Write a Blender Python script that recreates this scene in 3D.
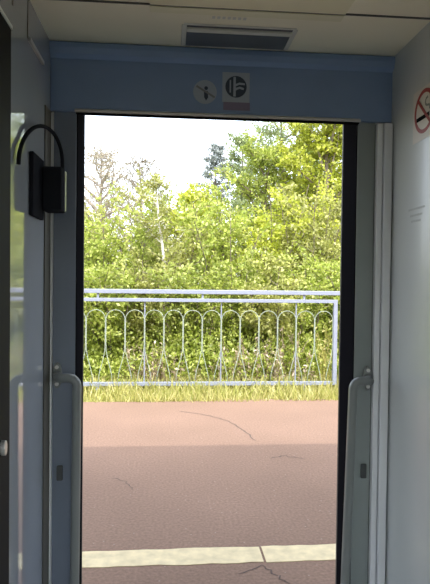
import bpy, math, random
import numpy as np
from mathutils import Vector, Matrix

# ------------------------------------------------------------------ scene, camera, sky, sun, exposure
for o in list(bpy.data.objects):
    bpy.data.objects.remove(o)
S = bpy.context.scene
COL = S.collection
R = math.radians

FPX = 560.0                       # focal length in pixels of the 430 x 584 frame
CAM_Z = 1.30                      # eye height above the platform
YAW, PITCH, ROLL = 4.8, -1.15, 0.65
CAM_M = Matrix.Rotation(R(-YAW), 4, 'Z') @ Matrix.Rotation(R(90 + PITCH), 4, 'X') @ Matrix.Rotation(R(ROLL), 4, 'Z')
cam_d = bpy.data.cameras.new('camera')
cam_d.sensor_fit = 'VERTICAL'
cam_d.sensor_height = 24.0
cam_d.lens = 24.0 * FPX / 584.0
cam_d.clip_start = 0.02
cam_d.clip_end = 500
cam = bpy.data.objects.new('camera', cam_d)
cam.matrix_world = Matrix.Translation((0, 0, CAM_Z)) @ CAM_M
COL.objects.link(cam)
S.camera = cam

SUN_ELEV, SUN_AZ = 54.0, 8.0      # the sun stands behind the train; azimuth swings it towards +x
to_sun = Vector((math.sin(R(SUN_AZ)) * math.cos(R(SUN_ELEV)), -math.cos(R(SUN_AZ)) * math.cos(R(SUN_ELEV)), math.sin(R(SUN_ELEV))))
sun_d = bpy.data.lights.new('sun', 'SUN')
sun_d.energy = 3.0
sun_d.angle = R(0.53)
sun_d.color = (1.0, 0.955, 0.87)
sun = bpy.data.objects.new('sun', sun_d)
sun.rotation_euler = to_sun.to_track_quat('Z', 'Y').to_euler()
sun.location = (0, -10, 20)
COL.objects.link(sun)

world = bpy.data.worlds.new('sky')
S.world = world
world.use_nodes = True
wn = world.node_tree
for n in list(wn.nodes):
    wn.nodes.remove(n)
sky = wn.nodes.new('ShaderNodeTexSky')
sky.sky_type = 'NISHITA'
sky.sun_disc = False
sky.sun_elevation = R(SUN_ELEV)
sky.sun_rotation = R(180 - SUN_AZ)
sky.air_density = 1.0
sky.dust_density = 2.5
sky.ozone_density = 1.0
bg = wn.nodes.new('ShaderNodeBackground')
bg.inputs['Strength'].default_value = 0.74
wo = wn.nodes.new('ShaderNodeOutputWorld')
haze = wn.nodes.new('ShaderNodeHueSaturation')          # thin white summer haze over the whole sky
haze.inputs['Saturation'].default_value = 0.42
wn.links.new(sky.outputs[0], haze.inputs['Color'])
wn.links.new(haze.outputs[0], bg.inputs[0])
wn.links.new(bg.outputs[0], wo.inputs[0])

S.view_settings.view_transform = 'Standard'
S.view_settings.look = 'None'
S.view_settings.exposure = 0.0
S.view_settings.gamma = 1.0
S.view_settings.use_curve_mapping = False


def pix(x, y, X=None, Y=None, Z=None):
    """The point on the plane X=, Y= or Z= that the photograph shows at pixel x, y."""
    d = CAM_M.to_3x3() @ Vector(((x - 215.0) / FPX, (292.0 - y) / FPX, -1.0))
    if X is not None:
        t = X / d.x
    elif Y is not None:
        t = Y / d.y
    else:
        t = (Z - CAM_Z) / d.z
    return Vector((d.x * t, d.y * t, CAM_Z + d.z * t))


# ------------------------------------------------------------------ materials
def mat(name, color, rough=0.6, metal=0.0, spec=0.5, noise=None, bump=None, coat=0.0):
    """noise = (scale, amount, detail, stretch): value mottling; bump = (scale, strength)."""
    m = bpy.data.materials.new(name)
    m.use_nodes = True
    nt = m.node_tree
    b = nt.nodes['Principled BSDF']
    b.inputs['Base Color'].default_value = (*color, 1)
    b.inputs['Roughness'].default_value = rough
    b.inputs['Metallic'].default_value = metal
    b.inputs['Specular IOR Level'].default_value = spec
    b.inputs['Coat Weight'].default_value = coat
    b.inputs['Coat Roughness'].default_value = 0.04
    tc = nt.nodes.new('ShaderNodeTexCoord')
    if noise:
        sc, amt = noise[0], noise[1]
        n = nt.nodes.new('ShaderNodeTexNoise')
        n.inputs['Scale'].default_value = sc
        n.inputs['Detail'].default_value = noise[2] if len(noise) > 2 else 6
        nt.links.new(tc.outputs['Object'], n.inputs['Vector'])
        rp = nt.nodes.new('ShaderNodeValToRGB')
        rp.color_ramp.elements[0].position = 0.3
        rp.color_ramp.elements[1].position = 0.7
        rp.color_ramp.elements[0].color = (*[max(0, c * (1 - amt)) for c in color], 1)
        rp.color_ramp.elements[1].color = (*[min(1, c * (1 + amt)) for c in color], 1)
        nt.links.new(n.outputs['Fac'], rp.inputs['Fac'])
        nt.links.new(rp.outputs['Color'], b.inputs['Base Color'])
    if bump:
        n2 = nt.nodes.new('ShaderNodeTexNoise')
        n2.inputs['Scale'].default_value = bump[0]
        n2.inputs['Detail'].default_value = 5
        nt.links.new(tc.outputs['Object'], n2.inputs['Vector'])
        bp = nt.nodes.new('ShaderNodeBump')
        bp.inputs['Strength'].default_value = bump[1]
        bp.inputs['Distance'].default_value = 0.01
        nt.links.new(n2.outputs['Fac'], bp.inputs['Height'])
        nt.links.new(bp.outputs['Normal'], b.inputs['Normal'])
    return m


M = {}
M['panel_right'] = mat('light_grey_laminate', (0.50, 0.53, 0.53), 0.28, noise=(2.0, 0.05), coat=0.15)
M['ledge'] = mat('dull_grey_ledge', (0.36, 0.38, 0.38), 0.5)
M['panel_left'] = mat('glossy_grey_laminate', (0.31, 0.345, 0.40), 0.07, noise=(2.0, 0.05), coat=0.6)
M['trim_light'] = mat('light_grey_trim', (0.72, 0.74, 0.76), 0.35)
M['blue_panel'] = mat('blue_grey_paint', (0.20, 0.285, 0.46), 0.30, noise=(3.0, 0.08))
M['pillar_left'] = mat('pillar_paint_shaded', (0.165, 0.195, 0.25), 0.4, noise=(4.0, 0.08))  # pillar paint with the left side's shade put into the colour
M['pillar_right'] = mat('pillar_paint_lit', (0.25, 0.28, 0.27), 0.4, noise=(4.0, 0.08))  # same pillar paint, lighter for the light on the right side
M['ceiling'] = mat('beige_ceiling', (0.86, 0.81, 0.63), 0.55, noise=(1.5, 0.05))
M['cream'] = mat('cream_light_patch', (0.78, 0.74, 0.52), 0.45)  # warm tone painted for the patch of light on the ceiling
M['black'] = mat('black_rubber', (0.010, 0.010, 0.012), 0.95, spec=0.0)
M['dark'] = mat('near_black_laminate', (0.012, 0.013, 0.016), 0.75, spec=0.15)
M['charcoal'] = mat('charcoal_plastic', (0.022, 0.024, 0.03), 0.95, spec=0.0)
M['jamb'] = mat('dark_jamb_metal', (0.05, 0.045, 0.04), 0.6)
M['latch'] = mat('dark_latch_plastic', (0.07, 0.075, 0.075), 0.7)
M['alu'] = mat('brushed_aluminium', (0.62, 0.62, 0.60), 0.35, metal=0.6)
M['rail'] = mat('grey_handrail_paint', (0.19, 0.205, 0.20), 0.33, coat=0.15)
M['seam'] = mat('dark_seam', (0.07, 0.07, 0.06), 0.7)
M['floor'] = mat('grey_train_floor', (0.60, 0.58, 0.54), 0.6, noise=(30, 0.15))
M['body'] = mat('train_body_paint', (0.80, 0.80, 0.79), 0.4)
M['lamp_glass'] = mat('smoky_lamp_lens', (0.12, 0.13, 0.14), 0.15)
M['lamp_frame'] = mat('grey_lamp_frame', (0.62, 0.61, 0.55), 0.45)
M['white_print'] = mat('white_print', (0.62, 0.58, 0.55), 0.5)
M['sticker'] = mat('grey_sticker', (0.34, 0.38, 0.45), 0.5)
M['sticker_pale'] = mat('pale_sticker', (0.36, 0.40, 0.47), 0.5)
M['sticker_dark'] = mat('dark_sticker_print', (0.035, 0.05, 0.075), 0.5)
M['sticker_red'] = mat('dull_red_print', (0.21, 0.17, 0.25), 0.5)
M['red'] = mat('red_print', (0.28, 0.03, 0.03), 0.5)
M['print_grey'] = mat('grey_print', (0.20, 0.20, 0.20), 0.5)
M['print_faint'] = mat('faint_print', (0.38, 0.40, 0.40), 0.5)
M['fence'] = mat('pale_blue_grey_paint', (0.245, 0.27, 0.34), 0.45, noise=(25, 0.06))
M['rod_paint'] = mat('weathered_pale_paint', (0.31, 0.36, 0.29), 0.5)
M['concrete'] = mat('platform_concrete', (0.38, 0.36, 0.33), 0.85, noise=(8, 0.15))
M['track_bed'] = mat('track_ballast', (0.16, 0.14, 0.12), 0.95, noise=(40, 0.4))
M['bark'] = mat('grey_brown_bark', (0.20, 0.165, 0.12), 0.85, noise=(14, 0.3))
M['bark_pale'] = mat('pale_bark', (0.72, 0.68, 0.62), 0.8, noise=(9, 0.25))
M['bark_twig'] = mat('grey_twig_bark', (0.34, 0.29, 0.25), 0.85)
M['ground'] = mat('weedy_soil', (0.30, 0.31, 0.09), 0.95, noise=(3.0, 0.45), bump=(20, 0.6))


def asphalt():
    m = mat('red_brown_asphalt', (0.36, 0.235, 0.195), 0.88)
    nt = m.node_tree
    b = nt.nodes['Principled BSDF']
    tc = nt.nodes.new('ShaderNodeTexCoord')
    big = nt.nodes.new('ShaderNodeTexNoise'); big.inputs['Scale'].default_value = 0.9; big.inputs['Detail'].default_value = 4
    fine = nt.nodes.new('ShaderNodeTexNoise'); fine.inputs['Scale'].default_value = 65; fine.inputs['Detail'].default_value = 3
    vor = nt.nodes.new('ShaderNodeTexVoronoi'); vor.inputs['Scale'].default_value = 16
    for n in (big, fine, vor):
        nt.links.new(tc.outputs['Object'], n.inputs['Vector'])
    r1 = nt.nodes.new('ShaderNodeValToRGB')
    r1.color_ramp.elements[0].position = 0.32; r1.color_ramp.elements[0].color = (0.240, 0.152, 0.108, 1)
    r1.color_ramp.elements[1].position = 0.70; r1.color_ramp.elements[1].color = (0.290, 0.184, 0.132, 1)
    nt.links.new(big.outputs['Fac'], r1.inputs['Fac'])
    r2 = nt.nodes.new('ShaderNodeValToRGB')
    r2.color_ramp.elements[0].position = 0.3; r2.color_ramp.elements[0].color = (0.78, 0.78, 0.78, 1)
    r2.color_ramp.elements[1].position = 0.7; r2.color_ramp.elements[1].color = (1.15, 1.15, 1.15, 1)
    nt.links.new(fine.outputs['Fac'], r2.inputs['Fac'])
    mx = nt.nodes.new('ShaderNodeMixRGB'); mx.blend_type = 'MULTIPLY'; mx.inputs[0].default_value = 1
    nt.links.new(r1.outputs[0], mx.inputs[1]); nt.links.new(r2.outputs[0], mx.inputs[2])
    r3 = nt.nodes.new('ShaderNodeValToRGB')           # scattered pale grit
    r3.color_ramp.elements[0].position = 0.05; r3.color_ramp.elements[0].color = (1, 1, 1, 1)
    r3.color_ramp.elements[1].position = 0.09; r3.color_ramp.elements[1].color = (0, 0, 0, 1)
    nt.links.new(vor.outputs['Distance'], r3.inputs['Fac'])
    mx2 = nt.nodes.new('ShaderNodeMixRGB'); mx2.inputs[2].default_value = (0.42, 0.34, 0.28, 1)
    sc = nt.nodes.new('ShaderNodeMath'); sc.operation = 'MULTIPLY'; sc.inputs[1].default_value = 0.6
    nt.links.new(r3.outputs[0], sc.inputs[0]); nt.links.new(sc.outputs[0], mx2.inputs[0])
    nt.links.new(mx.outputs[0], mx2.inputs[1])
    nt.links.new(mx2.outputs[0], b.inputs['Base Color'])
    bp = nt.nodes.new('ShaderNodeBump'); bp.inputs['Strength'].default_value = 0.35; bp.inputs['Distance'].default_value = 0.006
    nt.links.new(fine.outputs['Fac'], bp.inputs['Height']); nt.links.new(bp.outputs['Normal'], b.inputs['Normal'])
    return m


M['asphalt'] = asphalt()
M['line_paint'] = mat('worn_white_paint', (0.75, 0.63, 0.39), 0.8, noise=(18, 0.14, 8))
M['crack'] = mat('crack_tar', (0.12, 0.085, 0.07), 0.95)


def glass_mat():
    m = bpy.data.materials.new('window_glass'); m.use_nodes = True
    nt = m.node_tree
    for n in list(nt.nodes):
        nt.nodes.remove(n)
    t = nt.nodes.new('ShaderNodeBsdfTransparent'); t.inputs[0].default_value = (0.95, 0.97, 0.97, 1)
    g = nt.nodes.new('ShaderNodeBsdfGlossy'); g.inputs['Roughness'].default_value = 0.02
    f = nt.nodes.new('ShaderNodeFresnel'); f.inputs[0].default_value = 1.45
    x = nt.nodes.new('ShaderNodeMixShader'); o = nt.nodes.new('ShaderNodeOutputMaterial')
    nt.links.new(f.outputs[0], x.inputs[0]); nt.links.new(t.outputs[0], x.inputs[1]); nt.links.new(g.outputs[0], x.inputs[2])
    nt.links.new(x.outputs[0], o.inputs[0])
    return m


M['glass'] = glass_mat()


def leaf_mat(name, dark, mid, light, trans=0.45):
    """Leaf colour varies from leaf to leaf (point attribute 'shade') and from plant to plant."""
    m = bpy.data.materials.new(name); m.use_nodes = True
    nt = m.node_tree
    for n in list(nt.nodes):
        nt.nodes.remove(n)
    at = nt.nodes.new('ShaderNodeAttribute'); at.attribute_name = 'shade'
    rp = nt.nodes.new('ShaderNodeValToRGB')
    rp.color_ramp.elements[0].color = (*dark, 1)
    rp.color_ramp.elements[1].color = (*light, 1)
    e = rp.color_ramp.elements.new(0.5); e.color = (*mid, 1)
    nt.links.new(at.outputs['Fac'], rp.inputs[0])
    oi = nt.nodes.new('ShaderNodeObjectInfo')
    mr = nt.nodes.new('ShaderNodeMapRange'); mr.inputs[3].default_value = 0.85; mr.inputs[4].default_value = 1.12
    nt.links.new(oi.outputs['Random'], mr.inputs[0])
    hs = nt.nodes.new('ShaderNodeHueSaturation')
    nt.links.new(mr.outputs[0], hs.inputs['Value']); nt.links.new(rp.outputs[0], hs.inputs['Color'])
    d = nt.nodes.new('ShaderNodeBsdfDiffuse'); t = nt.nodes.new('ShaderNodeBsdfTranslucent')
    x = nt.nodes.new('ShaderNodeMixShader'); x.inputs[0].default_value = trans
    g = nt.nodes.new('ShaderNodeBsdfGlossy'); g.inputs['Roughness'].default_value = 0.45
    x2 = nt.nodes.new('ShaderNodeMixShader'); x2.inputs[0].default_value = 0.05
    o = nt.nodes.new('ShaderNodeOutputMaterial')
    nt.links.new(hs.outputs[0], d.inputs[0]); nt.links.new(hs.outputs[0], t.inputs[0])
    nt.links.new(d.outputs[0], x.inputs[1]); nt.links.new(t.outputs[0], x.inputs[2])
    nt.links.new(x.outputs[0], x2.inputs[1]); nt.links.new(g.outputs[0], x2.inputs[2])
    nt.links.new(x2.outputs[0], o.inputs[0])
    return m


M['leaf_fresh'] = leaf_mat('fresh_green_leaf', (0.26, 0.34, 0.045), (0.44, 0.52, 0.085), (0.66, 0.70, 0.20))
M['leaf_yellow'] = leaf_mat('yellow_green_leaf', (0.36, 0.42, 0.03), (0.55, 0.60, 0.06), (0.74, 0.76, 0.15))
M['leaf_olive'] = leaf_mat('olive_leaf', (0.28, 0.30, 0.06), (0.42, 0.44, 0.11), (0.58, 0.58, 0.21))
M['leaf_grey'] = leaf_mat('grey_green_leaf', (0.26, 0.33, 0.13), (0.37, 0.45, 0.20), (0.50, 0.57, 0.30))
M['leaf_blue'] = leaf_mat('blue_grey_needle', (0.22, 0.26, 0.25), (0.30, 0.34, 0.33), (0.40, 0.43, 0.42), 0.25)
M['leaf_pale'] = leaf_mat('pale_bud_leaf', (0.26, 0.23, 0.16), (0.38, 0.34, 0.25), (0.50, 0.46, 0.34))
M['grass'] = leaf_mat('sunny_grass', (0.34, 0.37, 0.08), (0.52, 0.50, 0.16), (0.68, 0.61, 0.28), 0.35)
M['straw'] = leaf_mat('dry_straw', (0.46, 0.36, 0.24), (0.60, 0.48, 0.34), (0.72, 0.62, 0.46), 0.25)
M['straw_yellow'] = leaf_mat('yellow_straw', (0.55, 0.50, 0.14), (0.72, 0.66, 0.22), (0.85, 0.78, 0.36), 0.3)


# ------------------------------------------------------------------ mesh helpers
class MB:
    """Collects shapes; build() links them as one mesh object."""

    def __init__(self):
        self.v, self.f = [], []

    def box(self, x0, x1, y0, y1, z0, z1):
        n = len(self.v)
        self.v += [(x, y, z) for z in (z0, z1) for y in (y0, y1) for x in (x0, x1)]
        for q in ((0, 2, 3, 1), (4, 5, 7, 6), (0, 1, 5, 4), (2, 6, 7, 3), (0, 4, 6, 2), (1, 3, 7, 5)):
            self.f.append(tuple(n + i for i in q))
        return self

    def prism(self, pts, axis, a0, a1):
        """Extrude a 2D outline along an axis ('x': pts are (y,z); 'y': (x,z); 'z': (x,y))."""
        n, k = len(self.v), len(pts)
        for a in (a0, a1):
            for p, q in pts:
                self.v.append({'x': (a, p, q), 'y': (p, a, q), 'z': (p, q, a)}[axis])
        self.f.append(tuple(n + i for i in range(k)))
        self.f.append(tuple(n + k + i for i in reversed(range(k))))
        for i in range(k):
            j = (i + 1) % k
            self.f.append((n + i, n + k + i, n + k + j, n + j))
        return self

    def tube(self, pts, r, sides=8, cap=True):
        pts = [Vector(p) for p in pts]
        rs = r if isinstance(r, (list, tuple)) else [r] * len(pts)
        n0, ref = len(self.v), None
        for i, p in enumerate(pts):
            t = (pts[min(i + 1, len(pts) - 1)] - pts[max(i - 1, 0)]).normalized()
            if ref is None:
                ref = Vector((0, 0, 1)) if abs(t.z) < 0.9 else Vector((1, 0, 0))
            u = (ref - t * ref.dot(t)).normalized()
            ref = u
            w = t.cross(u)
            for k in range(sides):
                a = 2 * math.pi * k / sides
                self.v.append(tuple(p + (u * math.cos(a) + w * math.sin(a)) * rs[i]))
        for i in range(len(pts) - 1):
            for k in range(sides):
                a, b = n0 + i * sides + k, n0 + i * sides + (k + 1) % sides
                self.f.append((a, b, b + sides, a + sides))
        if cap:
            self.f.append(tuple(n0 + k for k in reversed(range(sides))))
            self.f.append(tuple(n0 + (len(pts) - 1) * sides + k for k in range(sides)))
        return self

    def data(self, name):
        me = bpy.data.meshes.new(name)
        me.from_pydata(self.v, [], self.f)
        me.update()
        return me

    def build(self, name, material, parent=None, bevel=0.0, smooth=False):
        return obj(name, self.data(name), material, parent, bevel, smooth)


def obj(name, me, material, parent=None, bevel=0.0, smooth=False):
    o = bpy.data.objects.new(name, me)
    COL.objects.link(o)
    if material is not None and not me.materials:
        me.materials.append(material)
    if parent is not None:
        o.parent = parent
        o.matrix_parent_inverse = Matrix.Translation(-parent.location) if parent.type == 'EMPTY' else Matrix()
    if bevel:
        b = o.modifiers.new('bevel', 'BEVEL'); b.width = bevel; b.segments = 2; b.limit_method = 'ANGLE'
    if smooth:
        me.shade_smooth()
    return o


def tag(o, label, cat, group=None, kind=None):
    o['label'] = label
    o['category'] = cat
    if group:
        o['group'] = group
    if kind:
        o['kind'] = kind
    return o


def thing(name, label, cat, loc=(0, 0, 0), group=None, kind=None):
    o = bpy.data.objects.new(name, None)
    o.location = loc
    o.empty_display_size = 0.1
    COL.objects.link(o)
    return tag(o, label, cat, group, kind)


def struct(o, label, cat):
    return tag(o, label, cat, kind='structure')


# ------------------------------------------------------------------ the railway carriage (the camera stands inside)
XL, XR = -0.340, 0.718            # door opening
YI, YO = 2.10, 2.28               # inner and outer face of the carriage side
WL, WR = -0.432, 0.846            # side screens of the entrance
FL = -0.04                        # carriage floor
CZ = 2.157                        # ceiling
HI = 1.912                        # lower edge of the header cover
HZ = 1.965                        # underside of the door header behind it
X0, X1, YB = -4.6, 5.0, -0.62     # ends and far side of the carriage
YBO = -0.80

struct(MB().box(X0, X1, YBO, YO, -0.16, FL).build('floor', M['floor']), 'grey rubber floor of the railway carriage', 'floor')

ce = MB().box(X0, X1, YBO + 0.02, YO - 0.02, CZ, CZ + 0.04).build('ceiling', M['ceiling'])
struct(ce, 'beige ceiling of the carriage entrance', 'ceiling')

# outer roof: curved shell above the ceiling
pts = []
for k in range(0, 13):
    a = math.pi * k / 12
    pts.append((0.74 + 1.54 * math.cos(a), 2.86 + 0.55 * math.sin(a)))
inner = [(p[0] * 0.97 + 0.74 * 0.03, p[1] - 0.05) for p in reversed(pts)]
struct(MB().prism(pts + inner, 'x', X0, X1).build('roof', M['body'], smooth=False), 'curved grey roof of the railway carriage', 'roof')

WIN = [(-4.2, -2.75), (-2.55, -1.1), (1.4, 2.85), (3.05, 4.5)]
WZ0, WZ1 = 0.60, 1.75


def side_wall(name, y0, y1, openings, z_top, label):
    """Carriage side made of panels around rectangular openings (x0, x1, z0, z1)."""
    w = MB()
    xs = sorted({X0, X1, *[o[0] for o in openings], *[o[1] for o in openings]})
    for a, b in zip(xs[:-1], xs[1:]):
        z = -0.16
        for (ox0, ox1, oz0, oz1) in openings:
            if ox0 <= a and b <= ox1:
                if oz0 > z:
                    w.box(a, b, y0, y1, z, oz0)
                z = oz1
        w.box(a, b, y0, y1, z, z_top)
    return struct(w.build(name, M['body']), label, 'wall')


front_open = [(XL, XR, FL, HZ)] + [(a, b, WZ0, WZ1) for a, b in WIN]
wf = side_wall('wall_front', 2.115, YO, front_open, 2.88, 'carriage side wall around the open doorway')
back_open = [(-0.32, 0.16, 0.55, 1.75), (0.24, 0.72, 0.55, 1.75)] + [(a, b, WZ0, WZ1) for a, b in WIN]  # unseen windows, enlarged to bring more daylight into the entrance
wb = side_wall('wall_back', YBO, YB, back_open, 2.88, 'carriage side wall behind the camera with unseen closed door windows enlarged for more daylight')
struct(MB().box(X0 - 0.05, X0, YBO, YO, -0.16, 3.3).build('wall_left_end', M['body']), 'end wall closing the carriage beyond the entrance on the left', 'wall')
struct(MB().box(X1, X1 + 0.05, YBO, YO, -0.16, 3.3).build('wall_right_end', M['body']), 'end wall closing the carriage beyond the entrance on the right', 'wall')
for wall, ops, ya, yb in ((wf, front_open[1:], 2.19, 2.20), (wb, back_open, YBO + 0.08, YBO + 0.09)):
    for (a, b, z0, z1) in ops:
        MB().box(a, b, ya, yb, z0, z1).build('pane', M['glass'], wall)

# side screens of the entrance
wl = struct(MB().box(WL - 0.04, WL, 1.30, 2.115, FL, CZ).build('wall_left', M['panel_left']),
            'glossy grey screen wall beside the entrance with mirrored daylight', 'wall')
wr = struct(MB().box(WR, WR + 0.04, 0.55, 2.115, FL, CZ).build('wall_right', M['panel_right']),
            'light grey laminate screen wall with a no smoking sign', 'wall')
# panel trims on the dark left screen: seam and short ledge near the ceiling
p0, p1 = pix(28, 39, X=WL), pix(42, 63, X=WL)
MB().box(WL, WL + 0.008, p0.y, p1.y, p0.z - 0.006, p0.z + 0.006).build('panel_ledge', M['ledge'], wl)
MB().box(WL, WL + 0.001, p0.y - 0.010, p0.y, p0.z, CZ).build('panel_seam', M['seam'], wl)
p2 = pix(12.5, 6, X=WL)
MB().box(WL, WL + 0.001, p2.y - 0.006, p2.y + 0.006, p0.z + 0.02, CZ).build('panel_seam', M['seam'], wl)

# door surround: pillars, bright corner strips, header cover
XPL, XPR = -0.421, 0.786
t1 = struct(MB().box(XPL, XL, YI, 2.115, FL, HZ).build('trim_1', M['pillar_left'], bevel=0.002),
            'pillar cover with shade painted in dark blue grey on the left of the doorway', 'trim')
t2 = struct(MB().box(XR, XPR, YI, 2.115, FL, HZ).build('trim_2', M['pillar_right'], bevel=0.002),
            'pillar cover painted in a lit green grey tone on the right of the doorway', 'trim')
t3 = MB().box(XPL - 0.009, XPL - 0.0005, 2.085, 2.114, FL, HI - 0.01).build('trim_3', M['trim_light'])
struct(t3, 'thin bright corner strip left of the shaded pillar', 'trim')
struct(MB().box(WL + 0.0003, WL + 0.004, pix(43.5, 300, X=WL).y, 2.0995, FL, HI - 0.01).build('trim_9', M['seam']), 'dark strip on the left screen beside the bright corner strip', 'trim')
t4 = thing('trim_4', 'light grey ribbed corner strip between right pillar and screen wall', 'trim', (0.81, 2.1, FL), kind='structure')
MB().box(XPR, XPR + 0.022, 2.075, 2.1, FL, HI - 0.008).build('strip', M['trim_light'], t4, bevel=0.003)
MB().box(XPR + 0.024, WR - 0.004, 2.065, 2.1, FL, HI - 0.008).build('strip', M['trim_light'], t4, bevel=0.003)
MB().box(XPR + 0.001, WR - 0.001, 2.09, 2.112, FL, HI - 0.008).build('groove_back', M['seam'], t4)

# header cover with coved top
zc = CZ - 0.002
prof = [(YI - 0.012, HI), (YI - 0.012, zc - 0.055), (YI - 0.030, zc - 0.042), (YI - 0.036, zc - 0.022), (YI - 0.036, zc - 0.006),
        (YI - 0.03, zc), (2.114, zc), (2.114, HI + 0.04), (YI + 0.002, HI + 0.01), (YI + 0.002, HI)]
t5 = struct(MB().prism(prof, 'x', WL + 0.001, WR - 0.001).build('trim_5', M['blue_panel']), 'blue grey header cover above the doorway with faded stickers', 'trim')
MB().prism([(YI - 0.020, HI - 0.004), (YI - 0.020, HI + 0.004), (YI - 0.012, HI + 0.010), (YI - 0.012, HI - 0.004)], 'x', XL - 0.004, XR + 0.004).build('edge_strip', M['alu'], t5)
MB().box(XL, XR, YI - 0.012, YI + 0.006, HI - 0.009, HI - 0.004).build('seal', M['black'], t5)
# black rubber lining of the door reveals, and the sliding leaves standing in their pockets
struct(MB().box(XL - 0.001, XL + 0.004, YI + 0.004, YO - 0.012, FL, HZ - 0.006).build('trim_6', M['black']), 'black rubber seal on the left door edge', 'trim')
struct(MB().box(XR - 0.004, XR + 0.001, YI + 0.004, YO - 0.012, FL, HZ - 0.006).build('trim_7', M['black']), 'black rubber seal on the right door edge', 'trim')
struct(MB().box(XL - 0.002, XL + 0.004, YO - 0.012, YO + 0.002, FL, HZ).box(XR - 0.004, XR + 0.002, YO - 0.012, YO + 0.002, FL, HZ).build('trim_8', M['jamb']),
       'thin dark metal edge along both outer door jambs', 'trim')


# handrails on both pillars
def arc(c, u, v, r, a0, a1, n=7):
    return [Vector(c) + (Vector(u) * math.cos(a0 + (a1 - a0) * i / n) + Vector(v) * math.sin(a0 + (a1 - a0) * i / n)) * r for i in range(n + 1)]


def handrail(label, top, foot, mount, sgn):
    """Tube from a bracket on the pillar (mount) across to the doorway and down; sgn: +1 doorway lies towards +x of the pillar."""
    t = thing('handrail', label, 'handrail', (mount.x, YI, FL), group='grab rails beside the doorway')
    r = 0.0165
    b = 0.030
    pts = [Vector((mount.x, YI - 0.016, top.z)), Vector((mount.x + sgn * 0.012, top.y, top.z))]
    d = (foot - top).normalized()
    e = Vector((-sgn, 0, 0))
    c = top + e * b + d * b
    for i in range(7):
        a = math.pi / 2 * i / 6
        pts.append(c - d * b * math.cos(a) - e * b * math.sin(a))
    pts.append(foot - d * b)
    for i in range(1, 7):
        a = math.pi / 2 * i / 6
        pts.append(foot - d * b + e * b + d * b * math.sin(a) - e * b * math.cos(a))
    pts.append(Vector((mount.x + sgn * 0.012, foot.y, foot.z)))
    pts.append(Vector((mount.x, YI - 0.016, foot.z)))
    MB().tube(pts, r, 14).build('tube', M['rail'], t, smooth=True)
    for z in (top.z, foot.z):
        o2 = [(mount.x + 0.017 * math.cos(a) , z + 0.048 * math.sin(a)) for a in [2 * math.pi * k / 20 for k in range(20)]]
        br = MB().prism(o2, 'y', YI - 0.018, YI).build('bracket', M['rail'], t, bevel=0.003)
        for dz in (-0.031, 0.031):
            sc = [(mount.x + 0.007 * math.cos(a), z + dz + 0.007 * math.sin(a)) for a in [2 * math.pi * k / 10 for k in range(10)]]
            MB().prism(sc, 'y', YI - 0.023, YI - 0.018).build('screw', M['alu'], br)
    return t


rt, rb = pix(353.5, 381, Y=2.03), pix(345, 584, Y=2.03)
foot_r = rt + (rb - rt) * ((0.03 - rt.z) / (rb.z - rt.z))
mr_ = pix(369, 376, Y=YI)
handrail('grey tubular handrail on the right pillar, beside the light grey wall', rt, foot_r, Vector((XPR - 0.019, YI, mr_.z)), -1)
lt, lb = pix(77, 378, Y=2.03), pix(74.5, 584, Y=2.03)
foot_l = lt + (lb - lt) * ((0.03 - lt.z) / (lb.z - lt.z))
handrail('dark grey tubular handrail on the left pillar, below the black wall box', lt, foot_l, Vector((XPL + 0.019, YI, lt.z)), 1)

# small dark latches on the pillars
for nm_, x, y in (('right', 363, 470), ('left', 60, 472)):
    p = pix(x, y, Y=YI)
    t = tag(MB().box(p.x - 0.011, p.x + 0.011, YI - 0.012, YI, p.z - 0.03, p.z + 0.026).build('door_latch', M['latch'], bevel=0.004),
            'small dark latch on the %s door pillar beside the handrail' % nm_, 'latch', 'latches on the door pillars')

# dark panel standing proud of the left screen at the picture's edge
pd = pix(10.5, 290, X=WL + 0.05)
cab = thing('cabinet', 'near black cabinet panel at the far left edge of the entrance', 'cabinet', (WL, pd.y - 0.2, FL))
ztop = pix(13, 28, X=WL + 0.05).z
MB().box(WL + 0.0005, WL + 0.05, pd.y - 0.26, pd.y, FL, ztop - 0.008).build('body', M['dark'], cab, bevel=0.003)
MB().box(WL + 0.0005, WL + 0.052, pd.y - 0.26, pd.y + 0.002, ztop - 0.008, ztop).build('top_edge', M['trim_light'], cab)
ph = pix(1, 448, X=WL + 0.05)
kn = MB()
kn.prism([(ph.y + 0.012 * math.cos(a), ph.z + 0.018 * math.sin(a)) for a in [2 * math.pi * k / 14 for k in range(14)]], 'x', WL + 0.05, WL + 0.062)
kn.build('knob', M['alu'], cab, bevel=0.003)

# wall box with looped cable on the left screen
PX = WL + 0.014
wbx = thing('wall_box', 'black wall box with a looped cable on the left screen', 'wall box', (WL, 2.0, pix(40, 217, X=PX).z))
ya_, yb_ = pix(33.5, 190, X=PX).y, pix(44, 190, X=PX).y
MB().box(WL + 0.0005, PX, ya_, yb_, pix(39, 218, X=PX).z, pix(39, 156, X=PX).z).build('back_plate', M['charcoal'], wbx, bevel=0.003)
ynear = yb_ - 0.03
b0, b1 = pix(50, 166, Y=ynear), pix(61.5, 211, Y=ynear)
MB().box(PX, b1.x, ynear, ynear + 0.075, b1.z, b0.z).build('housing', M['charcoal'], wbx, bevel=0.006)
MB().box(b1.x - 0.001, b1.x + 0.003, ynear + 0.048, ynear + 0.07, b1.z + 0.006, b0.z - 0.006).build('cover', M['rail'], wbx, bevel=0.001)
hoop = []
for k in range(25):
    a = math.pi * (1 - k / 24)
    px_, py_ = 40.5 + 22.0 * math.cos(a), 164 - 38 * math.sin(a)
    t = max(0.0, (k - 6) / 18)
    hoop.append(pix(px_, py_, X=WL + 0.010 + (b1.x - 0.006 - WL - 0.010) * t ** 1.3))
hoop[-1].z = b0.z - 0.01
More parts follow.
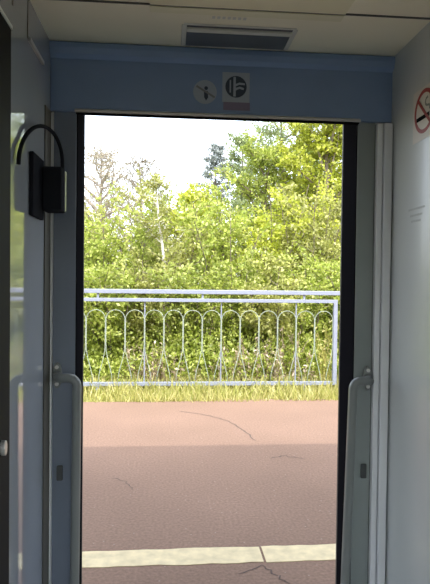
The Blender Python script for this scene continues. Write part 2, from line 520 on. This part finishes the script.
MB().tube(hoop, 0.0062, 8).build('cable_loop', M['charcoal'], wbx, smooth=True)

# ceiling: cream strip standing in for a patch of light, seam, recessed lamp
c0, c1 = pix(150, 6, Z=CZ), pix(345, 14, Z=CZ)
light_strip = thing('ceiling_light_patch', 'cream strip painted for a patch of light on the ceiling nearest the camera', 'light patch', (c0.x, c1.y, CZ))
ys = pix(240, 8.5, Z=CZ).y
MB().box(c0.x, c1.x, ys - 0.34, ys - 0.006, CZ - 0.006, CZ).build('light_patch', M['cream'], light_strip, bevel=0.002)
MB().box(c0.x, c1.x, ys + 0.006, ys + 0.045, CZ - 0.005, CZ).build('light_patch_border', M['cream'], light_strip, bevel=0.001)
MB().box(WL, WR, ys - 0.005, ys + 0.005, CZ - 0.002, CZ + 0.002).build('ceiling_seam', M['seam'], ce)
lx0, lx1 = pix(183, 36, Z=CZ).x, pix(291, 40, Z=CZ).x
ly0, ly1 = pix(235, 25, Z=CZ).y, YI - 0.037
lamp = thing('ceiling_lamp', 'recessed ceiling lamp with smoky lens above the doorway', 'lamp', ((lx0 + lx1) / 2, (ly0 + ly1) / 2, CZ))
fr = MB()
w = 0.011
fr.box(lx0, lx1, ly0, ly0 + w, CZ - 0.004, CZ).box(lx0, lx1, ly1 - w * 0.7, ly1, CZ - 0.004, CZ)
fr.box(lx0 - 0.006, lx0 + w, ly0 + w, ly1 - w * 0.7, CZ - 0.004, CZ).box(lx1 - w, lx1 + 0.006, ly0 + w, ly1 - w * 0.7, CZ - 0.004, CZ)
fr.build('frame', M['lamp_frame'], lamp, bevel=0.003)
MB().box(lx0 + w, lx1 - w, ly0 + w, ly1 - w * 0.7, CZ - 0.003, CZ - 0.001).build('lens', M['lamp_glass'], lamp)
MB().box(lx0 + w, lx1 - w, ly0 + w + 0.012, ly0 + w + 0.034, CZ - 0.012, CZ - 0.003).build('reflector_strip', M['lamp_frame'], lamp, bevel=0.002)
# faint row of worn embossed marks on the ceiling
em = pix(213, 12, Z=CZ)
for k in range(7):
    MB().box(em.x + k * 0.017, em.x + k * 0.017 + 0.010, ys + 0.06, ys + 0.075, CZ - 0.001, CZ).build('worn_mark', M['lamp_frame'], ce)


# ------------------------------------------------------------------ stickers and signs
def disc(mb, cx, cz, r, y, th, n=28):
    mb.prism([(cx + r * math.cos(2 * math.pi * k / n), cz + r * math.sin(2 * math.pi * k / n)) for k in range(n)], 'y', y - th, y)


def poly(mb, pts, y, th):
    mb.prism(pts, 'y', y - th, y)


YS = YI - 0.012
c = pix(205, 92, Y=YS)
st = thing('door_sticker', 'faded round grey sticker on the blue header', 'sticker', (c.x, YS, c.z), 'faded stickers above the doorway')
m_ = MB(); disc(m_, c.x, c.z, 0.044, YS, 0.001); m_.build('backing', M['sticker'], st)
m_ = MB()
poly(m_, [(c.x - 0.034, c.z + 0.018), (c.x - 0.030, c.z + 0.024), (c.x + 0.038, c.z - 0.016), (c.x + 0.034, c.z - 0.022)], YS - 0.001, 0.0006)
m_.build('slash', M['print_grey'], st)
m_ = MB()
disc(m_, c.x + 0.004, c.z + 0.014, 0.007, YS - 0.001, 0.0004, 12)
poly(m_, [(c.x - 0.004, c.z + 0.004), (c.x + 0.010, c.z + 0.004), (c.x + 0.012, c.z - 0.020), (c.x + 0.004, c.z - 0.032), (c.x - 0.003, c.z - 0.02)], YS - 0.001, 0.0004)
m_.build('figure', M['sticker_dark'], st)

c = pix(236, 87.5, Y=YS)
st = thing('door_sticker', 'square pale sticker with dark disc and red strip on the blue header', 'sticker', (c.x, YS, c.z), 'faded stickers above the doorway')
h = 0.051
m_ = MB(); m_.box(c.x - h, c.x + h, YS - 0.001, YS, c.z - h - 0.004, c.z + h + 0.004); m_.build('backing', M['sticker_pale'], st)
m_ = MB(); disc(m_, c.x, c.z + 0.002, 0.040, YS - 0.001, 0.0006); m_.build('disc', M['sticker_dark'], st)
m_ = MB()
m_.box(c.x - 0.010, c.x - 0.001, YS - 0.0022, YS - 0.0016, c.z - 0.034, c.z + 0.038)
poly(m_, [(c.x - 0.001, c.z + 0.012), (c.x + 0.012, c.z + 0.018), (c.x + 0.032, c.z + 0.016), (c.x + 0.034, c.z + 0.009), (c.x + 0.012, c.z + 0.010), (c.x - 0.001, c.z + 0.004)], YS - 0.0016, 0.0006)
poly(m_, [(c.x - 0.001, c.z - 0.002), (c.x + 0.014, c.z + 0.003), (c.x + 0.030, c.z - 0.002), (c.x + 0.028, c.z - 0.009), (c.x + 0.012, c.z - 0.005), (c.x - 0.001, c.z - 0.012)], YS - 0.0016, 0.0006)
m_.box(c.x - 0.024, c.x - 0.019, YS - 0.0022, YS - 0.0016, c.z - 0.02, c.z + 0.026)
m_.build('pictogram', M['sticker_pale'], st)
m_ = MB(); m_.box(c.x - h + 0.004, c.x + h + 0.002, YS - 0.001, YS, c.z - h - 0.034, c.z - h - 0.004); m_.build('red_strip', M['sticker_red'], st)

# no smoking sign on the right screen (in the plane x = WR)
c = pix(424.5, 112, X=WR)
ns = thing('no_smoking_sign', 'white no smoking sign with red ring on the light grey wall', 'sign', (WR, c.y, c.z))
hs_ = 0.085


def wallpoly(mb, pts, off, th=0.0006):
    """Outline in sign coordinates: u runs towards the camera (to the right as seen), v up."""
    mb.prism([(c.y - u, c.z + v) for u, v in pts], 'x', WR - off - th, WR - off)


m_ = MB(); wallpoly(m_, [(-hs_, -hs_ - 0.004), (hs_, -hs_ - 0.004), (hs_, hs_), (-hs_, hs_)], 0, 0.001); m_.build('backing', M['white_print'], ns)
m_ = MB()
ro, ri, zc2 = 0.073, 0.060, 0.004
for k in range(36):
    a, b = 2 * math.pi * k / 36, 2 * math.pi * (k + 1) / 36
    wallpoly(m_, [(ro * math.cos(a), zc2 + ro * math.sin(a)), (ro * math.cos(b), zc2 + ro * math.sin(b)), (ri * math.cos(b), zc2 + ri * math.sin(b)), (ri * math.cos(a), zc2 + ri * math.sin(a))], 0.001)
m_.build('ring', M['red'], ns)
m_ = MB(); wallpoly(m_, [(-0.050, 0.046), (-0.042, 0.054), (0.050, -0.038), (0.042, -0.046)], 0.0022); m_.build('slash', M['red'], ns)
m_ = MB(); wallpoly(m_, [(-0.056, -0.022), (0.036, -0.022), (0.036, -0.008), (-0.056, -0.008)], 0.001)
wallpoly(m_, [(0.041, -0.022), (0.052, -0.022), (0.052, -0.008), (0.041, -0.008)], 0.001); m_.build('cigarette', M['black'], ns)
m_ = MB()
sm = [(0.04, 0.0), (0.038, 0.014), (0.018, 0.018), (0.008, 0.026), (0.012, 0.040), (0.026, 0.044)]
for (u0, v0), (u1, v1) in zip(sm[:-1], sm[1:]):
    L_ = math.hypot(u1 - u0, v1 - v0); nx, ny = -(v1 - v0) / L_ * 0.0035, (u1 - u0) / L_ * 0.0035
    wallpoly(m_, [(u0 + nx, v0 + ny), (u1 + nx, v1 + ny), (u1 - nx, v1 - ny), (u0 - nx, v0 - ny)], 0.0012)
m_.build('smoke', M['print_grey'], ns)

# three faint printed lines lower on the same wall
c = pix(416, 215, X=WR)
nt_ = thing('printed_notice', 'three faint grey printed lines low on the light wall below the sign', 'notice', (WR, c.y, c.z))
rng = random.Random(5)
for j, (hw, dz) in enumerate(((0.060, 0.022), (0.046, 0.0), (0.036, -0.020))):
    m_ = MB(); u = -hw
    while u < hw:
        l = rng.uniform(0.005, 0.014)
        m_.prism([(c.y - u, c.z + dz - 0.0035), (c.y - u - l, c.z + dz - 0.0035), (c.y - u - l, c.z + dz + 0.0035), (c.y - u, c.z + dz + 0.0035)], 'x', WR - 0.0006, WR)
        u += l + 0.003
    m_.build('text_line', M['print_faint'], nt_)

# ------------------------------------------------------------------ platform, ground
rng = random.Random(11)
PE = 2.315
back = []
k = -9.0
while k <= 12.0:
    back.append((k, 6.02 + 0.05 * math.sin(k * 1.7) + rng.uniform(-0.035, 0.035)))
    k += 0.22
pf = MB().prism([(-9.0, PE), (12.0, PE)] + list(reversed(back)), 'z', -0.12, 0.0).build('platform', M['asphalt'])
struct(pf, 'red brown asphalt station platform, half in the shade of the train', 'platform')
MB().box(-9.0, 12.0, PE + 0.001, 5.9, -1.15, -0.12).build('platform_wall', M['concrete'], pf)
struct(MB().box(-9, 12, -3.0, PE, -1.3, -1.15).build('track_bed', M['track_bed']), 'dark ballast track bed beneath the carriage', 'track')

# painted line: edges wander a little, one crack splits it
la, lb_ = pix(150, 550, Z=0).y, pix(150, 566, Z=0).y
lines = thing('platform_line', 'worn white safety line painted along the platform edge', 'marking', (0.2, lb_, 0.0))
xc = pix(263, 556, Z=0).x
for xa, xb in ((-3.0, xc - 0.006), (xc + 0.006, 4.0)):
    n = int((xb - xa) / 0.06)
    far = [(xa + (xb - xa) * i / n, la + rng.uniform(-0.005, 0.005)) for i in range(n + 1)]
    near = [(xa + (xb - xa) * i / n, lb_ + rng.uniform(-0.006, 0.006)) for i in range(n + 1)]
    MB().prism(near + list(reversed(far)), 'z', 0.0, 0.003).build('painted_strip', M['line_paint'], lines)


def crack(pixels, wid):
    m_ = MB()
    pts = []
    for (xa, ya), (xb, yb) in zip(pixels[:-1], pixels[1:]):
        for t in range(5):
            p = pix(xa + (xb - xa) * t / 5, ya + (yb - ya) * t / 5, Z=0)
            pts.append(p + Vector((rng.uniform(-.012, .012), rng.uniform(-.012, .012), 0)))
    pts.append(pix(*pixels[-1], Z=0))
    L = []; Rr = []
    for i, p in enumerate(pts):
        d = (pts[min(i + 1, len(pts) - 1)] - pts[max(0, i - 1)]).normalized()
        nrm = Vector((-d.y, d.x, 0)); ww = wid * rng.uniform(0.6, 1.3) * (0.4 if i in (0, len(pts) - 1) else 1)
        L.append(p + nrm * ww); Rr.append(p - nrm * ww)
    n = len(pts)
    m_.v = [(q.x, q.y, 0.0012) for q in L + Rr]
    m_.f = [(i, n + i, n + i + 1, i + 1) for i in range(n - 1)]
    return m_.build('crack', M['crack'], pf)


crack([(178, 411), (205, 415), (228, 421), (244, 431), (256, 441)], 0.007)
crack([(240, 574), (262, 566), (275, 575), (290, 584)], 0.004)
crack([(272, 458), (285, 456), (305, 459)], 0.006)
crack([(112, 478), (125, 482), (132, 490)], 0.004)

# weedy ground behind the platform
gx, gy = np.meshgrid(np.linspace(-30, 40, 71), np.concatenate([np.linspace(5.93, 9, 12), np.linspace(10, 70, 31)]))
rs = np.random.RandomState(3)
gz = -0.05 + 0.03 * np.sin(gx * 2.1) * np.cos(gy * 1.3) + rs.uniform(-0.02, 0.02, gx.shape)
nv = gx.shape
V = np.stack([gx.ravel(), gy.ravel(), gz.ravel()], 1)
F = [(r * nv[1] + q, r * nv[1] + q + 1, (r + 1) * nv[1] + q + 1, (r + 1) * nv[1] + q) for r in range(nv[0] - 1) for q in range(nv[1] - 1)]
me = bpy.data.meshes.new('ground'); me.from_pydata(V.tolist(), [], F); me.update()
struct(obj('ground', me, M['ground']), 'weedy green ground behind the platform railing', 'ground')

# ------------------------------------------------------------------ platform railing
YF = 6.45


def fx(x):
    return pix(x, 340, Y=YF).x


z_top = pix(215, 292.2, Y=YF).z
z_mid = pix(215, 300.5, Y=YF).z
z_bot = pix(215, 383.5, Y=YF).z
ARC_W = (fx(332) - fx(85)) / 13.0
rod_me = {}


def rod_mesh():
    """One bent rod: round arch on top, legs that draw together at the foot."""
    h = z_mid - 0.13 - z_bot
    r = ARC_W / 2 - 0.004
    pts = []
    for k in range(9):                               # left leg, foot to shoulder
        t = k / 8
        z = t * (h - r)
        s = max(0.0, min(1.0, 1 - z / (0.5 * h)))
        pts.append((-(r - (r - 0.030) * (s * s * (3 - 2 * s))), 0, z))
    right = [(-x, y, z) for x, y, z in reversed(pts)]
    top = [(-r * math.cos(math.pi * k / 10), 0, h - r + r * math.sin(math.pi * k / 10)) for k in range(1, 10)]
    return MB().tube(pts + top + right, 0.0044, 5).data('rod')


ROD = rod_mesh()
ROD.materials.append(M['rod_paint']); ROD.shade_smooth()


def railing(xa, xb, label, n):
    t = thing('railing', label, 'railing', ((xa + xb) / 2, YF, -0.05), group='platform railing sections')
    MB().box(xa, xb, YF - 0.022, YF + 0.022, z_mid - 0.020, z_mid + 0.020).build('middle_rail', M['fence'], t, bevel=0.004)
    MB().box(xa, xb, YF - 0.022, YF + 0.022, z_bot - 0.022, z_bot + 0.022).build('bottom_rail', M['fence'], t, bevel=0.004)
    for x in (xa + 0.024, xb - 0.024):
        MB().box(x - 0.024, x + 0.024, YF - 0.0225, YF + 0.0225, z_bot + 0.022, z_mid - 0.020).build('end_post', M['fence'], t, bevel=0.004)
    for x in (xa + 0.4, (xa + xb) / 2, xb - 0.4):
        MB().box(x - 0.012, x + 0.012, YF - 0.012, YF + 0.012, z_mid + 0.02, z_top - 0.024).build('spacer', M['fence'], t)
        MB().box(x - 0.02, x + 0.02, YF - 0.02, YF + 0.02, -0.12, z_bot - 0.022).build('foot', M['fence'], t)
    w = (xb - xa - 0.096) / n
    for k in range(n):
        o = bpy.data.objects.new('rod', ROD); COL.objects.link(o)
        o.parent = t
        o.matrix_parent_inverse = Matrix.Translation(-t.location)
        o.location = (xa + 0.048 + w * (k + 0.5), YF, z_bot + 0.015)
        if k % 4 == 0 and k:
            x = xa + 0.048 + w * k
            MB().box(x - 0.007, x + 0.007, YF + 0.008, YF + 0.02, z_bot + 0.02, z_mid - 0.019).build('upright', M['fence'], t)
    MB().box(xa - 0.03, xb + 0.03, YF - 0.03, YF + 0.03, z_top - 0.024, z_top + 0.026).build('top_rail', M['fence'], t, bevel=0.006)
    return t


xr = fx(336.8)
xl_ = xr - 14 * ARC_W - 0.096
railing(xl_, xr, 'pale blue grey metal railing section with arched rods seen through the doorway', 14)
railing(xr + 0.07, xr + 0.07 + (xr - xl_), 'next pale railing section just beyond the end post at the right door edge', 14)
railing(xl_ - 0.07 - (xr - xl_), xl_ - 0.07, 'farther pale railing section hidden past the left door edge', 14)


# ------------------------------------------------------------------ plants
def leaf_mesh(name, C_, D, size, rs, aspect=0.55, droop=0.25):
    """Bent diamond leaves: C_ base points (n,3), D directions (n,3), size (n,)."""
    n = len(C_)
    D = D / (np.linalg.norm(D, axis=1, keepdims=True) + 1e-9)
    N = rs.normal(size=(n, 3)); N[:, 2] += 0.8
    Sd = np.cross(D, N); Sd /= np.linalg.norm(Sd, axis=1, keepdims=True) + 1e-9
    U = np.cross(Sd, D)
    L = size[:, None]
    V = np.empty((n, 4, 3), np.float32)
    V[:, 0] = C_
    V[:, 1] = C_ + D * L * 0.5 + Sd * L * aspect * 0.5 + U * L * 0.08
    V[:, 2] = C_ + D * L - U * L * droop
    V[:, 3] = C_ + D * L * 0.5 - Sd * L * aspect * 0.5 + U * L * 0.08
    me = bpy.data.meshes.new(name)
    me.vertices.add(n * 4); me.loops.add(n * 4); me.polygons.add(n)
    me.vertices.foreach_set('co', V.ravel())
    me.loops.foreach_set('vertex_index', np.arange(n * 4, dtype=np.int32))
    me.polygons.foreach_set('loop_start', np.arange(0, n * 4, 4, dtype=np.int32))
    a = me.attributes.new('shade', 'FLOAT', 'POINT')
    a.data.foreach_set('value', np.repeat(rs.uniform(0, 1, n), 4).astype(np.float32))
    me.update(); me.validate()
    return me


def curve_pts(p, d, length, n, rs, bend=0.25, lift=0.0):
    p = np.array(p, float); d = np.array(d, float) / np.linalg.norm(d)
    out = [p.copy()]
    for _ in range(n):
        d = d + rs.normal(0, bend / math.sqrt(n), 3); d[2] += lift / n
        d /= np.linalg.norm(d)
        p = p + d * length / n
        out.append(p.copy())
    return np.array(out)


def grow(kind, h, spread, seed, leaves, leaf, opts):
    """Returns (branch mesh builder, leaf bases, leaf directions, sizes) with the base at the origin."""
    rs = np.random.RandomState(seed)
    mb = MB(); B = []; Dr = []
    twigs = []
    if kind == 'shrub':
        for s in range(opts.get('stems', 13)):
            a = rs.uniform(0, 2 * math.pi); lean = rs.uniform(0.02, 0.75) * spread / h
            st = curve_pts((rs.normal(0, 0.10 * spread), rs.normal(0, 0.10 * spread), 0), (math.cos(a) * lean, math.sin(a) * lean, 1), h * rs.uniform(0.70, 1.02), 7, rs, 0.22, 0.12)
            mb.tube(st, list(np.linspace(0.013, 0.004, 8)), 4, False)
            for q in range(opts.get('twigs', 15)):
                t = rs.uniform(0.05, 1.0) * 6.99; i = int(t); p = st[i] + (st[i + 1] - st[i]) * (t - i)
                b = rs.uniform(0, 2 * math.pi)
                twigs.append(curve_pts(p, (math.cos(b), math.sin(b), rs.uniform(0.1, 0.9)), spread * rs.uniform(0.16, 0.42), 3, rs, 0.4))
    elif kind == 'tree':
        tr = curve_pts((0, 0, 0), (rs.normal(0, 0.04), rs.normal(0, 0.04), 1), h * 0.96, 9, rs, 0.12, 0.1)
        r0 = opts.get('trunk', 0.012 * h + 0.02)
        mb.tube(tr, list(np.linspace(r0, 0.012, 10)), 7, False)
        nl = opts.get('limbs', 26)
        for s in range(nl):
            f = opts.get('low', 0.16) + (1 - opts.get('low', 0.16)) * (s + rs.uniform(0, 1)) / nl
            t = min(f, 0.995) * 9; i = min(int(t), 8); p = tr[i] + (tr[i + 1] - tr[i]) * (t - i)
            a = s * 2.4 + rs.uniform(-0.5, 0.5)
            prof = math.sin(math.pi * min(1, 0.16 + 0.84 * f)) ** 0.7 * spread * rs.uniform(0.65, 1.05) + 0.12
            lm = curve_pts(p, (math.cos(a), math.sin(a), rs.uniform(0.35, 1.1)), prof, 5, rs, 0.3, 0.15)
            mb.tube(lm, list(np.linspace(max(0.012, 0.03 * prof), 0.005, 6)), 4, False)
            for q in range(opts.get('twigs', 11)):
                t = rs.uniform(0.15, 1.0) * 4.99; i = int(t); p2 = lm[i] + (lm[i + 1] - lm[i]) * (t - i)
                b = rs.uniform(0, 2 * math.pi)
                twigs.append(curve_pts(p2, (math.cos(b), math.sin(b), rs.uniform(-0.3, 0.8)), spread * rs.uniform(0.14, 0.36), 3, rs, 0.4))
    elif kind == 'conifer':
        tr = curve_pts((0, 0, 0), (0, 0, 1), h, 8, rs, 0.03)
        mb.tube(tr, list(np.linspace(0.09, 0.01, 9)), 6, False)
        nl = opts.get('limbs', 60)
        for s in range(nl):
            f = 0.12 + 0.87 * (s + 0.5) / nl
            a = s * 2.4; p = np.array((0, 0, f * h)); ln = spread * (1.03 - f) * rs.uniform(0.75, 1.1) + 0.05
            lm = curve_pts(p, (math.cos(a), math.sin(a), 0.15), ln, 4, rs, 0.15, -0.1)
            mb.tube(lm, list(np.linspace(0.016, 0.004, 5)), 4, False)
            for q in range(opts.get('twigs', 8)):
                t = rs.uniform(0.1, 1.0) * 3.99; i = int(t); p2 = lm[i] + (lm[i + 1] - lm[i]) * (t - i)
                b = a + rs.choice([-1, 1]) * rs.uniform(0.3, 1.0)
                twigs.append(curve_pts(p2, (math.cos(b), math.sin(b), 0.0), ln * 0.3 + 0.05, 2, rs, 0.2))
    T = twigs
    for tw in T:
        mb.tube(tw, list(np.linspace(0.0045, 0.002, len(tw))), 3, False)
    per = max(1, int(leaves / max(1, len(T))))
    for tw in T:
        t = rs.uniform(0.0, 1.0, per) * (len(tw) - 1.001)
        i = t.astype(int)
        p = tw[i] + (tw[i + 1] - tw[i]) * (t - i)[:, None]
        B.append(p + rs.normal(0, leaf * 0.55, (per, 3)))
        d = rs.normal(0, 1, (per, 3)); d[:, 2] += 0.25
        Dr.append(d)
    B = np.concatenate(B); Dr = np.concatenate(Dr)
    B[:, 2] = np.maximum(B[:, 2], 0.02)
    return mb, B, Dr, rs.uniform(0.7, 1.25, len(B)) * leaf, rs


PROTO = {}


def plant(name, label, cat, group, kind, px_x, Y, h, spread, seed, leaves, leaf, leafmat, bark='bark', z0=-0.05, px_top=None, **opts):
    """A bush or tree rooted on the ground at the distance Y, in the direction of the picture column px_x."""
    x = pix(px_x, 300, Y=Y).x
    if px_top is not None:
        h = pix(px_x, px_top, Y=Y).z - z0
    t = thing(name, label, cat, (x, Y, z0), group)
    mb, B, D, sz, rs = grow(kind, h, spread, seed, leaves, leaf, opts)
    tr = mb.build('stems' if kind == 'shrub' else 'trunk', M[bark])
    fo = obj('foliage', leaf_mesh('foliage', B, D, sz, rs, opts.get('aspect', 0.6)), M[leafmat])
    for o in (tr, fo):
        o.parent = t
    fo['kind'] = 'stuff'
    return t


G1, G2, G3 = 'bushes just behind the railing', 'tall bushes of the second row', 'trees at the back of the thicket'
# front row, low and leafy, read from the left door edge to the right one
row = [(60, 7.5, 1.75, .95, 'fresh', 'fresh green bush half hidden by the left door edge behind the railing'),
       (105, 7.35, 1.55, .85, 'fresh', 'low fresh green bush behind the railing, second from the left door edge'),
       (148, 7.6, 1.70, .90, 'olive', 'olive green bush behind the railing above the reddish dry weeds'),
       (190, 7.3, 1.60, .85, 'fresh', 'bright green bush behind the middle of the railing, left of centre'),
       (232, 7.5, 1.75, .90, 'fresh', 'bright green bush behind the middle of the railing, right of centre'),
       (275, 7.35, 1.60, .85, 'olive', 'olive green bush behind the railing, third from the right door edge'),
       (315, 7.55, 1.75, .90, 'fresh', 'fresh green bush behind the tall yellow straw near the railing end post'),
       (356, 7.4, 1.70, .90, 'fresh', 'fresh green bush half hidden by the right door edge behind the railing')]
for i, (x, Y, h, sp, c_, lab) in enumerate(row):
    plant('bush', lab, 'bush', G1, 'shrub', x, Y, h, sp, 20 + i, 10500, 0.052, 'leaf_' + c_, stems=14, twigs=18)
row = [(70, 9.2, 205, 1.25, 'olive', 'tall olive bush of the second row at the left door edge'),
       (122, 8.9, 192, 1.15, 'fresh', 'tall light green bush of the second row below the pale bare tree'),
       (172, 9.3, 200, 1.2, 'olive', 'tall olive bush of the second row right of the white trunk'),
       (222, 9.0, 186, 1.2, 'fresh', 'tall light green bush of the second row below the pointed conifer'),
       (270, 9.4, 176, 1.25, 'yellow', 'tall yellowish bush of the second row below the grey green tree'),
       (318, 9.0, 178, 1.2, 'olive', 'tall olive bush of the second row with darker gaps, right of centre'),
       (368, 9.3, 165, 1.25, 'yellow', 'tall yellow green bush of the second row at the right door edge')]
for i, (x, Y, top, sp, c_, lab) in enumerate(row):
    plant('tall_bush', lab, 'bush', G2, 'shrub', x, Y, 0, sp, 40 + i, 9000, 0.062, 'leaf_' + c_, px_top=top, stems=15, twigs=17)
# trees behind
plant('bare_tree', 'pale sparse tree with few buds at the left of the sky', 'tree', G3, 'tree', 98, 13.0, 0, 1.6, 61, 5200, 0.05, 'leaf_pale', 'bark_twig', px_top=146, limbs=40, twigs=16, low=.25)
plant('bare_tree', 'small pale sparse tree right of the larger pale one', 'tree', G3, 'tree', 140, 14.0, 0, 1.5, 62, 4800, 0.05, 'leaf_pale', 'bark_twig', px_top=158, limbs=36, twigs=16, low=.25)
plant('thicket_bush', 'olive thicket bush filling the gap behind the pale trees', 'bush', G2, 'shrub', 85, 11.6, 0, 1.6, 63, 8000, 0.075, 'leaf_olive', px_top=208, stems=15, twigs=16)
plant('thicket_bush', 'green thicket bush behind the white trunk', 'bush', G2, 'shrub', 158, 12.0, 0, 1.7, 64, 9000, 0.075, 'leaf_olive', px_top=192, stems=15, twigs=16)
plant('birch', 'slim birch with a white trunk left of centre', 'tree', G3, 'tree', 171, 8.1, 0, 0.40, 65, 1500, 0.045, 'leaf_olive', 'bark_pale', px_top=172, trunk=0.034, limbs=12, low=.62)
plant('conifer', 'grey blue pointed conifer rising against the sky in the middle', 'tree', G3, 'conifer', 215, 17.0, 0, 2.0, 66, 10000, 0.075, 'leaf_blue', px_top=143, limbs=70, twigs=9)
plant('tree', 'blue green tree with two tips right of the conifer', 'tree', G3, 'tree', 246, 16.0, 0, 1.1, 77, 8500, 0.08, 'leaf_grey', px_top=131, limbs=26)
plant('tree', 'broad yellow green tree below the conifer, middle of the thicket', 'tree', G3, 'tree', 206, 11.2, 0, 1.35, 68, 9000, 0.07, 'leaf_yellow', px_top=192, limbs=28)
plant('tree', 'light green tree between the conifer and the grey green tree', 'tree', G3, 'tree', 254, 11.6, 0, 1.4, 69, 11000, 0.07, 'leaf_fresh', px_top=146, limbs=30)
plant('tree', 'tall grey green tree with sky showing through its crown', 'tree', G3, 'tree', 275, 13.5, 0, 1.7, 70, 9500, 0.07, 'leaf_grey', px_top=86, limbs=28)
plant('tree', 'tall golden yellow green tree filling the upper right of the doorway', 'tree', G3, 'tree', 325, 10.8, 0, 1.55, 71, 26000, 0.07, 'leaf_yellow', px_top=70, limbs=42, twigs=14)
plant('tree', 'golden green tree mostly hidden by the right door edge', 'tree', G3, 'tree', 366, 11.6, 0, 1.6, 72, 16000, 0.07, 'leaf_yellow', px_top=76, limbs=32, twigs=13)
plant('tree', 'light green tree standing behind the golden one', 'tree', G3, 'tree', 304, 12.4, 0, 1.5, 73, 11000, 0.075, 'leaf_fresh', px_top=140, limbs=30)


# grass strip along the platform edge and between the bushes
def blades(name, n, xr_, yr_, hmin, hmax, seed, material, label, cat, dens_front=True):
    rs = np.random.RandomState(seed)
    x = rs.uniform(*xr_, n); y = yr_[0] + (yr_[1] - yr_[0]) * rs.uniform(0, 1, n) ** 1.2
    keep = 0.5 + 0.5 * np.sin(x * 5.3 + 1.3 * np.sin(y * 4)) * np.sin(x * 1.9) > rs.uniform(-0.5, 0.75, n)
    x, y = x[keep], y[keep]; n = len(x)
    hgt = rs.uniform(hmin, hmax, n) * (0.45 + 0.55 * np.clip((y - yr_[0]) / 0.5, 0, 1))
    C_ = np.stack([x, y, np.full(n, -0.06)], 1)
    D = np.stack([rs.normal(0, 0.35, n), rs.normal(0, 0.35, n), np.ones(n)], 1)
    o = obj(name, leaf_mesh(name, C_, D, hgt + 0.05, rs, 0.07, 0.12), M[material])
    return tag(o, label, cat, kind='stuff')


blades('grass', 26000, (-2.6, 4.4), (5.98, 7.4), 0.06, 0.24, 5, 'grass', 'yellowish short grass along the back edge of the platform', 'grass')


def weed(label, px_x, Y, h, n, seed, material, wid=0.22, leaf=True):
    rs = np.random.RandomState(seed)
    p = pix(px_x, 380, Y=Y)
    t = thing('weed_clump', label, 'weeds', (p.x, Y, -0.06), group='dry weeds along the railing')
    mb = MB(); B = []; D = []
    for k in range(n):
        st = curve_pts((rs.normal(0, wid * 0.5), rs.normal(0, 0.08), 0), (rs.normal(0, 0.16), rs.normal(0, 0.1), 1), h * rs.uniform(0.55, 1.05), 5, rs, 0.2)
        mb.tube(st, list(np.linspace(0.0055, 0.002, 6)), 4, False)
        m = 16 if leaf else 9
        i = rs.randint(1, 5, m)
        B.append(st[i] + (st[i + 1] - st[i]) * rs.uniform(0, 1, (m, 1)) + rs.normal(0, .012, (m, 3))); D.append(rs.normal(0, 1, (m, 3)) + np.array((0, 0, 0.6)))
    stem = obj('stalks', mb.data('stalks'), M[material])
    B = np.concatenate(B); D = np.concatenate(D)
    lf = obj('dry_leaves', leaf_mesh('dry_leaves', B, D, rs.uniform(0.03, 0.08, len(B)), rs, 0.35), M[material])
    lf['kind'] = 'stuff'
    for o in (stem, lf):
        o.parent = t
    return t


weed('reddish dry weed clump behind the left part of the railing', 148, 6.75, 0.62, 26, 1, 'straw', 0.30)
weed('small dry weed clump behind the railing, left of centre', 168, 6.7, 0.50, 18, 2, 'straw', 0.22)
weed('dry brown weed clump behind the railing, right of centre', 238, 6.75, 0.70, 26, 3, 'straw', 0.30)
weed('dry brown weed stalks behind the railing left of the yellow straw', 285, 6.7, 0.78, 22, 4, 'straw', 0.28)
weed('tall yellow straw clump beside the railing end post', 324, 6.65, 0.85, 16, 6, 'straw_yellow', 0.10, False)


# leafy undergrowth between the railing and the first bushes
rs = np.random.RandomState(77)
n = 16000
ux = rs.uniform(-2.4, 4.2, n); uy = rs.uniform(6.6, 7.35, n)
hmax_ = 0.35 + 0.40 * (0.5 + 0.5 * np.sin(ux * 3.1 + 0.7) * np.sin(ux * 1.3 + 2.0)) * np.clip((uy - 6.4) / 0.6, 0, 1) + 0.25 * np.clip((uy - 6.9) / 0.45, 0, 1)
uz = -0.03 + hmax_ * rs.uniform(0, 1, n) ** 0.8
un = obj('undergrowth', leaf_mesh('undergrowth', np.stack([ux, uy, uz], 1), rs.normal(0, 1, (n, 3)) + np.array((0, -0.2, 0.5)), rs.uniform(0.035, 0.07, n), rs, 0.5), M['leaf_fresh'])
tag(un, 'low green weeds and nettles growing close behind the railing', 'undergrowth', kind='stuff')
